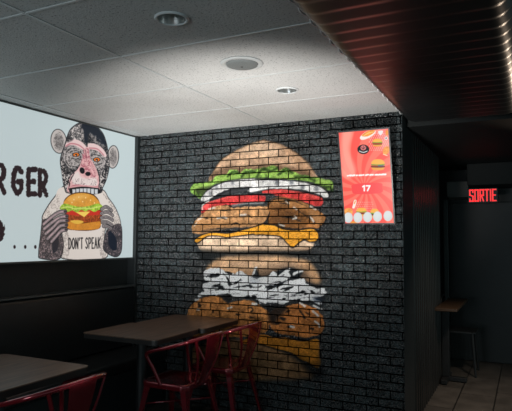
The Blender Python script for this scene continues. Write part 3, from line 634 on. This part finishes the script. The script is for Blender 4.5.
cv.poly(dn([(152, 122), (165, 100), (185, 96), (230, 108), (262, 112), (300, 108), (345, 95), (368, 104), (372, 122), (350, 128), (330, 138), (305, 128), (285, 136), (262, 128), (240, 140), (215, 130), (195, 138), (178, 128)]), (150, 182, 62), amt=.4, cell=4)
cv.line(dn([(160, 118), (195, 112), (230, 122), (270, 118), (310, 120), (360, 110)]), .008, (206, 220, 120))
# fingers
for P in ([(70, 200), (110, 165), (150, 140), (182, 136)], [(72, 225), (115, 190), (155, 165), (190, 160)], [(80, 250), (120, 215), (150, 185), (190, 182)], [(90, 275), (125, 240), (155, 210), (188, 205)], [(110, 290), (135, 262), (160, 235), (186, 228)]):
    cv.line(dn(P), .034, K); cv.line(dn(P), .025, (132, 122, 124)); cv.line(dn(P), .006, (190, 160, 164), rough=.003); cv.ell(*J(P[-1][0] - 2, P[-1][1]), 8, 6, (58, 54, 58))
for P in ([(418, 130), (390, 112), (366, 124)], [(424, 155), (395, 138), (364, 146)], [(424, 180), (395, 165), (364, 168)], [(420, 205), (395, 190), (368, 190)], [(415, 222), (395, 212), (374, 210)]):
    cv.line(dn(P), .032, K); cv.line(dn(P), .023, (140, 132, 132)); cv.line(dn(P), .005, (84, 78, 80), rough=.003)
# lettering on the shirt
def stroke(P, w, col=K): cv.line(dn(P), w, col, smooth=len(P) > 3)
def lt(ch, x0, x1, y0, y1):
    X = lambda u: x0 + u * (x1 - x0)
    Y = lambda v: y0 + v * (y1 - y0)
    G = {'D': [[(0, 0), (0, 1)], [(0, 0), (.6, .05), (1, .35), (1, .65), (.6, .95), (0, 1)]], 'O': [[(.5, 0), (.05, .25), (.05, .75), (.5, 1), (.95, .75), (.95, .25), (.5, 0)]], 'N': [[(0, 1), (0, 0)], [(0, 0), (1, 1)], [(1, 1), (1, 0)]], "'": [[(.5, -.02), (.35, .2)]],
         'T': [[(0, 0), (1, 0)], [(.5, 0), (.5, 1)]], 'S': [[(.95, .12), (.5, 0), (.05, .2), (.5, .5), (.95, .78), (.5, 1), (.05, .88)]], 'P': [[(0, 0), (0, 1)], [(0, 0), (.7, .03), (1, .25), (.7, .5), (0, .52)]], 'E': [[(0, 0), (0, 1)], [(0, 0), (1, 0)], [(0, .5), (.8, .5)], [(0, 1), (1, 1)]],
         'A': [[(0, 1), (.5, 0)], [(.5, 0), (1, 1)], [(.2, .66), (.8, .66)]], 'K': [[(0, 0), (0, 1)], [(1, 0), (0, .55)], [(.2, .45), (1, 1)]], 'R': [[(0, 0), (0, 1)], [(0, 0), (.7, .03), (1, .25), (.7, .5), (0, .52)], [(.3, .52), (1, 1)]], 'G': [[(.95, .15), (.5, 0), (.05, .25), (.05, .75), (.5, 1), (.95, .8), (.95, .55)], [(.95, .55), (.55, .55)]],
         'I': [[(.5, 0), (.5, 1)]], '1': [[(.1, .2), (.6, 0)], [(.6, 0), (.6, 1)]], '7': [[(0, .02), (1, .02)], [(1, .02), (.35, 1)]]}
    return [[(X(u), Y(v)) for u, v in q] for q in G[ch]]
xs = 197
for ch, w in zip("DON'T SPEAK", (15, 16, 15, 6, 14, 7, 14, 14, 12, 15, 14)):
    if ch != ' ':
        tilt = (xs - 197) * -.02
        for q in lt(ch, xs + 2, xs + w - 2, 273 + tilt, 326 + tilt): stroke(q, .0105)
    xs += w + 2.2
# big rough lettering at the left of the sign, and the dots below
cv.tf = T(0, 140, 3.367)
for ch, x0, x1, y0, y1 in (('R', -14, 14, 84, 176), ('G', 45, 73, 94, 179), ('E', 96, 120, 100, 182), ('R', 134, 156, 104, 186)):
    for q in lt(ch, x0, x1, y0, y1): cv.line(q, .040, (38, 28, 34), smooth=len(q) > 3, rough=.005)
for q in lt('O', -75, 0, 275, 338): cv.line(q, .075, (38, 28, 34), rough=.008)
for x, y in ((49, 360), (85, 360), (119, 360)): cv.ell(x, y, 4.2, 6.5, (38, 28, 34))
M_sign = paint_mat('lit_sign_print', .35, emit=.82, diff=.22)
fp = obj('face_panel', cv.grid(), M_sign, t); fp.matrix_parent_inverse = Matrix.Translation(-t.location); fp['label'] = 'printed lit face'
bm = bmesh.new(); box(bm, .002, SX - .002, SY0, SY1, SZ0, SZ1)
def kid(name, bm, M, root, **k):
    o = obj(name, bm, M, root, **k); o.matrix_parent_inverse = Matrix.Translation(-root.location); return o
kid('housing', bm, M_frame, t)
bm = bmesh.new()
for a in ((SY0 - .012, SY1 + .010, SZ0 - .014, SZ0), (SY0 - .012, SY1 + .010, SZ1, SZ1 + .012), (SY0 - .012, SY0, SZ0, SZ1), (SY1, SY1 + .010, SZ0, SZ1)): box(bm, .002, SX + .006, *a)
kid('frame', bm, M_frame, t)

# ------------------------------------------------------------------ tilted menu screen on the brick wall
B0, B1 = Vector((2.058, -.030, 1.5305)), Vector((2.420, -.030, 1.5305)); T0 = Vector((2.059, -.190, 2.190))
es = (B1 - B0).normalized(); et = (T0 - B0).normalized(); hgt = (T0 - B0).length; wid = (B1 - B0).length
t = thing('menu_screen', 'tilted portrait screen with a coral burger advert, high on the brick wall', 'screen', (2.239, -.03, 1.53))
cv = Canvas(B0, es, et, wid, hgt, .0028, (255, 118, 102))
# swirl of rays
ii, jj = np.meshgrid(np.arange(cv.nx) * cv.rx, np.arange(cv.ny) * cv.ry); dx, dy = ii - wid * .46, jj - hgt * .40
ang = np.arctan2(dy, dx) + 1.5 * np.hypot(dx, dy); ray = (.5 + .5 * np.sin(ang * 15)); ray = np.clip((ray - .4) * 5, 0, 1)[..., None]
cv.a = cv.a * (1 - ray * .85) + np.array((246, 84, 76)) * ray * .85
cv.poly([(341, 134), (352, 132), (349, 150), (356, 172), (343, 176)], (255, 176, 160), soft=.012, op=.65)
cv.poly([(376, 130), (388, 130), (391, 155), (384, 150)], (255, 190, 186), soft=.01, op=.4)
cv.tf = T(335, 125, 7.877)
for r in range(9):
    for q in range(10):
        if q + r * .6 < 13: cv.ell(270 + q * 16 + (r % 2) * 8, 70 + r * 16, 4.0, 4.4, (255, 214, 206), op=.75)
def mini(cx, cy, w, h, tomato=True):
    cv.poly([(cx - w, cy - .1 * h), (cx - .8 * w, cy - .8 * h), (cx, cy - h), (cx + .8 * w, cy - .8 * h), (cx + w, cy - .1 * h)], (240, 176, 78))
    cv.poly([(cx - .9 * w, cy + .5 * h), (cx + .9 * w, cy + .5 * h), (cx + .75 * w, cy + h), (cx - .75 * w, cy + h)], (232, 160, 70))
    cv.poly([(cx - w, cy + .2 * h), (cx + w, cy + .2 * h), (cx + .9 * w, cy + .55 * h), (cx - .9 * w, cy + .55 * h)], (110, 50, 34))
    cv.line([(cx - 1.05 * w, cy + .02 * h), (cx, cy + .1 * h), (cx + 1.05 * w, cy - .02 * h)], .007, (96, 160, 60))
    if tomato: cv.line([(cx - .9 * w, cy + .22 * h), (cx + .9 * w, cy + .22 * h)], .004, (214, 50, 44))
cv.poly([(195, 98), (240, 55), (310, 42), (315, 65), (270, 100), (215, 118)], (244, 232, 224)); cv.poly([(208, 85), (250, 52), (308, 40), (305, 62), (255, 90)], (232, 140, 62), amt=.3); cv.line([(225, 85), (260, 65), (300, 55)], .006, (250, 206, 120))
mini(333, 138, 34, 30); mini(338, 312, 48, 42)
cv.line([(340, 322), (380, 322)], .005, (60, 84, 140))
cv.ell(402, 202, 24, 36, (240, 150, 76), rot=.4, amt=.3); cv.line([(380, 230), (410, 242)], .006, (250, 220, 180))
cv.poly([(340, 50), (375, 45), (372, 70), (355, 80), (342, 68)], (236, 226, 224)); cv.ell(402, 104, 13, 12, (236, 232, 230)); cv.ell(402, 104, 6, 5, (40, 36, 40)); cv.ell(408, 62, 12, 22, (238, 150, 70))
cv.ell(222, 192, 47, 38, (20, 18, 22)); cv.ell(222, 180, 22, 20, (214, 120, 120)); cv.line([(208, 176), (222, 190), (236, 174)], .004, (60, 24, 30)); cv.line([(222, 168), (222, 186)], .004, (60, 24, 30))
cv.line([(192, 206), (222, 216), (252, 206)], .006, (226, 222, 222))
for k, (a, b) in enumerate(((98, 128), (139, 155), (170, 176), (190, 226), (240, 262), (276, 298), (314, 336), (345, 398))):
    cv.line([(a, 400 - .03 * (a - 97)), (b, 398 - .03 * (b - 97))], .012, (255, 244, 240), rough=.002)
cv.tf = T(335, 175, 7.877)
cv.poly([(150, 72), (350, 62), (372, 100), (356, 142), (160, 150), (134, 110)], (240, 74, 76), rough=0)
for ch, x0, x1 in (('1', 216, 240), ('7', 246, 274)):
    for q in lt(ch, x0, x1, 85, 124): cv.line(q, .0105, (255, 248, 246), smooth=False)
for r in range(5):
    for q in range(9): cv.ell(170 + q * 15 + (r % 2) * 7, 215 + r * 16, 3.6, 4.0, (255, 206, 196), op=.6)
cv.poly([(140, 240), (150, 200), (168, 198), (165, 230), (152, 262), (136, 258)], (244, 230, 220)); cv.line([(152, 225), (160, 205)], .008, (236, 150, 60))
mini(208, 290, 36, 32); mini(312, 300, 30, 34, False); cv.ell(105, 290, 34, 30, (238, 160, 84), amt=.2); cv.ell(150, 372, 40, 10, (238, 150, 70))
for x, y in ((105, 336), (180, 335), (257, 332), (335, 328), (417, 323)): cv.ell(x, y, 35, 41, (206, 212, 212)); cv.ell(x - 4, y - 6, 24, 30, (222, 226, 226), soft=.006, op=.6)
M_scr = paint_mat('lit_screen_picture', .25, emit=.95, diff=.10, spec=.2)
nv = es.cross(et).normalized(); Rm = Matrix((es, nv * -1, et)).transposed()
kid('display', cv.grid(), M_scr, t)
def slab(u0, u1, v0, v1, d0, d1, bm):
    r = bmesh.ops.create_cube(bm, size=1.0)
    for v in r['verts']:
        c = v.co; v.co = B0 + es * (u0 + (c.x + .5) * (u1 - u0)) + et * (v0 + (c.z + .5) * (v1 - v0)) + nv * (d0 + (c.y + .5) * (d1 - d0))
bm = bmesh.new(); slab(-.009, wid + .009, -.009, hgt + .009, -.026, -.002, bm); kid('case', bm, M_tv, t)
bm = bmesh.new()
for a in ((-.010, 0, -.010, hgt + .010), (wid, wid + .010, -.010, hgt + .010), (0, wid, -.010, 0), (0, wid, hgt, hgt + .010)): slab(*a, -.004, .003, bm)
kid('bezel', bm, mat('satin_grey_bezel', (.035, .035, .035), .3, metal=.5, var=.05), t)
bm = bmesh.new(); box(bm, 2.17, 2.31, -.115, -.002, 1.90, 1.98, bev=.003); box(bm, 2.15, 2.33, -.012, -.002, 1.80, 2.05, bev=.003); kid('wall_bracket', bm, M_iron, t)

# ------------------------------------------------------------------ tables along the left wall
def table(cx, cy, w, l, label, zt=.75):
    t = thing('dining_table', label, 'table', (cx, cy, 0), 0, 'brown dining tables')
    bm = bmesh.new(); prism(bm, rrect(-w / 2, w / 2, -l / 2, l / 2, .035), zt - .006, zt); obj('tabletop', bm, M_wood, t)
    bm = bmesh.new(); prism(bm, rrect(-w / 2 + .0015, w / 2 - .0015, -l / 2 + .0015, l / 2 - .0015, .034), zt - .036, zt - .006); obj('edge_band', bm, M_edge, t)
    bm = bmesh.new(); lathe(bm, [(.15, zt - .040), (.15, zt - .036)], 0, 0, 32, True, True); lathe(bm, [(.035, .045), (.035, zt - .038)], 0, 0, 24, True, True); obj('pedestal', bm, M_iron, t, smooth=True, angle=40)
    bm = bmesh.new()
    for a in (0, math.pi / 2):
        for s in (-1, 1):
            c, n = math.cos(a) * s, math.sin(a) * s; q = lambda r, w_, z: [(c * r - n * w_, n * r + c * w_, z), (c * r + n * w_, n * r - c * w_, z)]
            secs = [q(.0, .032, .004) + q(.0, .032, .055)[::-1], q(.14, .027, .004) + q(.14, .027, .040)[::-1], q(.235, .022, .004) + q(.235, .022, .022)[::-1]]
            strip(bm, secs)
    obj('base', bm, M_iron, t)
    for s in ((1, 0), (-1, 0), (0, 1), (0, -1)):
        bm = bmesh.new(); lathe(bm, [(.018, 0.0), (.018, .005)], s[0] * .22, s[1] * .22, 14, True, True); obj('foot', bm, M_black, t)
    return t
table(.837, -.286, .63, .560, 'brown pedestal table pushed up against the brick wall')
table(.808, -.840, .63, .540, 'brown pedestal table in the middle, touching the one at the brick wall', .7505)
table(.935, -2.125, .64, .575, 'brown pedestal table nearest the camera, cut by the left edge of the picture')

# bench along the left wall
t = thing('wall_bench', 'black upholstered bench running along the left wall under the lit sign', 'bench', (.25, -1.75, 0))
bm = bmesh.new(); box(bm, -.247, .18, -1.72, 1.70, .002, .36, bev=.006); obj('base', bm, M_black, t)
bm = bmesh.new(); box(bm, -.247, .22, -1.73, 1.70, .362, .455, bev=.03, seg=4); obj('seat', bm, M_bench, t, smooth=True, angle=50)
bm = bmesh.new(); box(bm, -.247, -.14, -1.73, 1.70, .457, .975, bev=.03, seg=4); obj('backrest', bm, M_bench, t, smooth=True, angle=50)
bm = bmesh.new(); box(bm, -.248, -.135, -1.735, 1.70, .977, .990, bev=.003); obj('cap_rail', bm, M_frame, t)

# ------------------------------------------------------------------ red metal armchairs (front = +x in their own frame)
def armchair(label):
    t = thing('metal_armchair', label, 'chair', (0, 0, 0), 0, 'red metal armchairs')
    # pressed seat: rounded square sheet, dished, with a turned-down flange
    bm = bmesh.new(); n = 7; out = rrect(-.175, .185, -.18, .18, .055, n); N = len(out)
    ring = lambda k, z: [bm.verts.new((x * k, y * k, z)) for x, y in out]
    rr = [ring(1.0, .418), ring(1.012, .440), ring(1.0, .452), ring(.95, .456), ring(.85, .452), ring(.5, .447)]
    for a, b in zip(rr, rr[1:]):
        for k in range(N): bm.faces.new((a[k], a[(k + 1) % N], b[(k + 1) % N], b[k]))
    bm.faces.new(rr[-1]); obj('seat', bm, M_red, t, smooth=True, angle=60)
    # splayed, tapered channel legs
    for sx, sy in ((1, 1), (1, -1), (-1, 1), (-1, -1)):
        bm = bmesh.new(); secs = []
        for u in np.linspace(0, 1, 6):
            x = sx * (.150 + .060 * u) - (.0 if sx > 0 else .03 * u); y = sy * (.150 + .065 * u); z = .430 * (1 - u) + .004 * u; w = .040 - .022 * u
            secs.append([(x + sx * .012, y + sy * .012, z), (x + sx * .012 - sx * w, y + sy * .012, z), (x + sx * .008 - sx * w, y + sy * .004, z), (x, y, z), (x + sx * .004, y + sy * .008 - sy * w, z), (x + sx * .012, y + sy * .012 - sy * w, z)])
        strip(bm, secs); obj('leg', bm, M_red, t, smooth=True, angle=35)
    # cross braces under the seat
    for s in (-1, 1):
        bm = bmesh.new(); tube(bm, [(.17 * s, -.17, .30), (-.17 * s, .17, .30)], .006, 8); obj('brace', bm, M_red, t, smooth=True)
    # one tube makes the arms and the top of the back
    half = [(.02, .178, .440), (.055, .205, .540), (.088, .236, .625), (.085, .246, .652), (.045, .252, .672), (-.08, .250, .705), (-.19, .226, .738), (-.25, .165, .757), (-.282, .07, .768)]
    path = half + [(x, -y, z) for x, y, z in reversed(half)]
    bm = bmesh.new(); tube(bm, crom(path, 6), .0115, 12); obj('arm_rail', bm, M_red, t, smooth=True, angle=60)
    # middle back plate and the two straps beside it
    def plate(name, tops, bots, th=.0025):
        bm = bmesh.new(); secs = []
        for u in np.linspace(0, 1, 8):
            a = Vector(tops[0]).lerp(Vector(bots[0]), u); b = Vector(tops[1]).lerp(Vector(bots[1]), u); bow = Vector((-.018 * math.sin(math.pi * u), 0, 0))
            nn = Vector((1, 0, .2)).normalized() * th; c = (a + b) / 2 + Vector((-.006, 0, 0))
            secs.append([a + bow + nn, c + bow + nn, b + bow + nn, b + bow - nn, c + bow - nn, a + bow - nn])
        strip(bm, secs); obj(name, bm, M_red, t, smooth=True, angle=40)
    plate('back_plate', [(-.280, -.085, .766), (-.280, .085, .766)], [(-.178, -.040, .440), (-.178, .040, .440)])
    for s in (-1, 1):
        plate('back_strap', [(-.243, s * .180, .756), (-.252, s * .166, .756)], [(-.178, s * .075, .445), (-.178, s * .058, .445)])
    return t
ch = armchair('red metal armchair at the middle table, nearer the camera of the two in full view')
ch.location = (1.115, -.830, 0); ch.rotation_euler = (0, 0, math.pi)
copy_thing(ch, (1.150, -.288, 0), 'red metal armchair beside the brick wall, drawn up to the table there', math.pi)
copy_thing(ch, (1.215, -2.14, 0), 'red metal armchair at the nearest table, only its top rail showing at lower left', math.pi)

# ------------------------------------------------------------------ corridor: table, chair, exit sign
t = thing('corridor_table', 'small brown-topped table on a dark pedestal down the corridor', 'table', (2.60, 1.86, 0))
bm = bmesh.new(); box(bm, -.115, .085, -.45, .58, .742, .770, bev=.004); obj('tabletop', bm, M_hwood, t)
bm = bmesh.new(); box(bm, -.11, -.04, -.04, .04, .05, .742, bev=.004); obj('pedestal', bm, M_iron, t)
bm = bmesh.new(); box(bm, -.145, .12, -.03, .03, .006, .05, bev=.006); box(bm, -.105, -.045, -.20, .20, .004, .048, bev=.006); obj('base', bm, M_iron, t)
t = thing('dark_chair', 'dark metal chair standing behind the corridor table', 'chair', (2.62, 2.30, 0))
bm = bmesh.new(); prism(bm, rrect(-.15, .17, -.17, .17, .04), .44, .456); obj('seat', bm, M_iron, t)
for sx, sy in ((1, 1), (1, -1), (-1, 1), (-1, -1)):
    bm = bmesh.new(); tube(bm, [(sx * .13, sy * .14, .44), (sx * .16, sy * .18, .002)], [.016, .011], 8); obj('leg', bm, M_iron, t)
bm = bmesh.new(); tube(bm, crom([(-.14, -.15, .45), (-.17, -.15, .72), (-.175, -.10, .80), (-.175, .10, .80), (-.17, .15, .72), (-.14, .15, .45)], 5), .010, 8); obj('back_frame', bm, M_iron, t)

t = thing('exit_sign', 'red lit SORTIE exit sign hanging at the end of the corridor', 'sign', (2.87, 2.30, 1.82))
bm = bmesh.new(); box(bm, -.150, .150, -.028, .028, -.012, .150, bev=.006); obj('housing', bm, M_black, t)
bm = bmesh.new(); box(bm, -.012, .012, .028, .152, .10, .14); box(bm, -.04, .04, .140, .151, .06, .16); obj('bracket', bm, M_tv, t)
bm = bmesh.new(); W_ = .0135
def bar(x0, z0, x1, z1, w=W_):
    d_ = Vector((x1 - x0, 0, z1 - z0)); l_ = d_.length; d_.normalize(); n_ = Vector((-d_.z, 0, d_.x)) * (w / 2); a = Vector((x0, -.0285, z0)) - d_ * w * .45; b = Vector((x1, -.0285, z1)) + d_ * w * .45
    P = [a - n_, b - n_, b + n_, a + n_]; f = [bm.verts.new(p + Vector((0, -.003, 0))) for p in P]; k = [bm.verts.new(p) for p in P]
    bm.faces.new(f); bm.faces.new(k[::-1])
    for i in range(4): bm.faces.new((f[i], k[i], k[(i + 1) % 4], f[(i + 1) % 4]))
x = -.128; H = .118
def seg(P):
    for (a, b), (c, d_) in zip(P, P[1:]): bar(x + a * w_, .012 + b * H, x + c * w_, .012 + d_ * H)
for chr_ in 'SORTIE':
    w_ = .031 if chr_ != 'I' else 0.0
    P = {'S': [[(1, .8), (1, 1), (0, 1), (0, .56), (1, .44), (1, 0), (0, 0), (0, .2)]], 'O': [[(0, 0), (0, 1), (1, 1), (1, 0), (0, 0)]], 'R': [[(0, 0), (0, 1), (1, 1), (1, .5), (0, .5)], [(.4, .5), (1, 0)]], 'T': [[(-.1, 1), (1.1, 1)], [(.5, 1), (.5, 0)]], 'I': [[(0, 0), (0, 1)]], 'E': [[(1, 1), (0, 1), (0, 0), (1, 0)], [(0, .5), (.8, .5)]]}[chr_]
    for q in P: seg(q)
    x += w_ + .0205
obj('lettering', bm, M_exit, t)['label'] = 'red glowing letters'
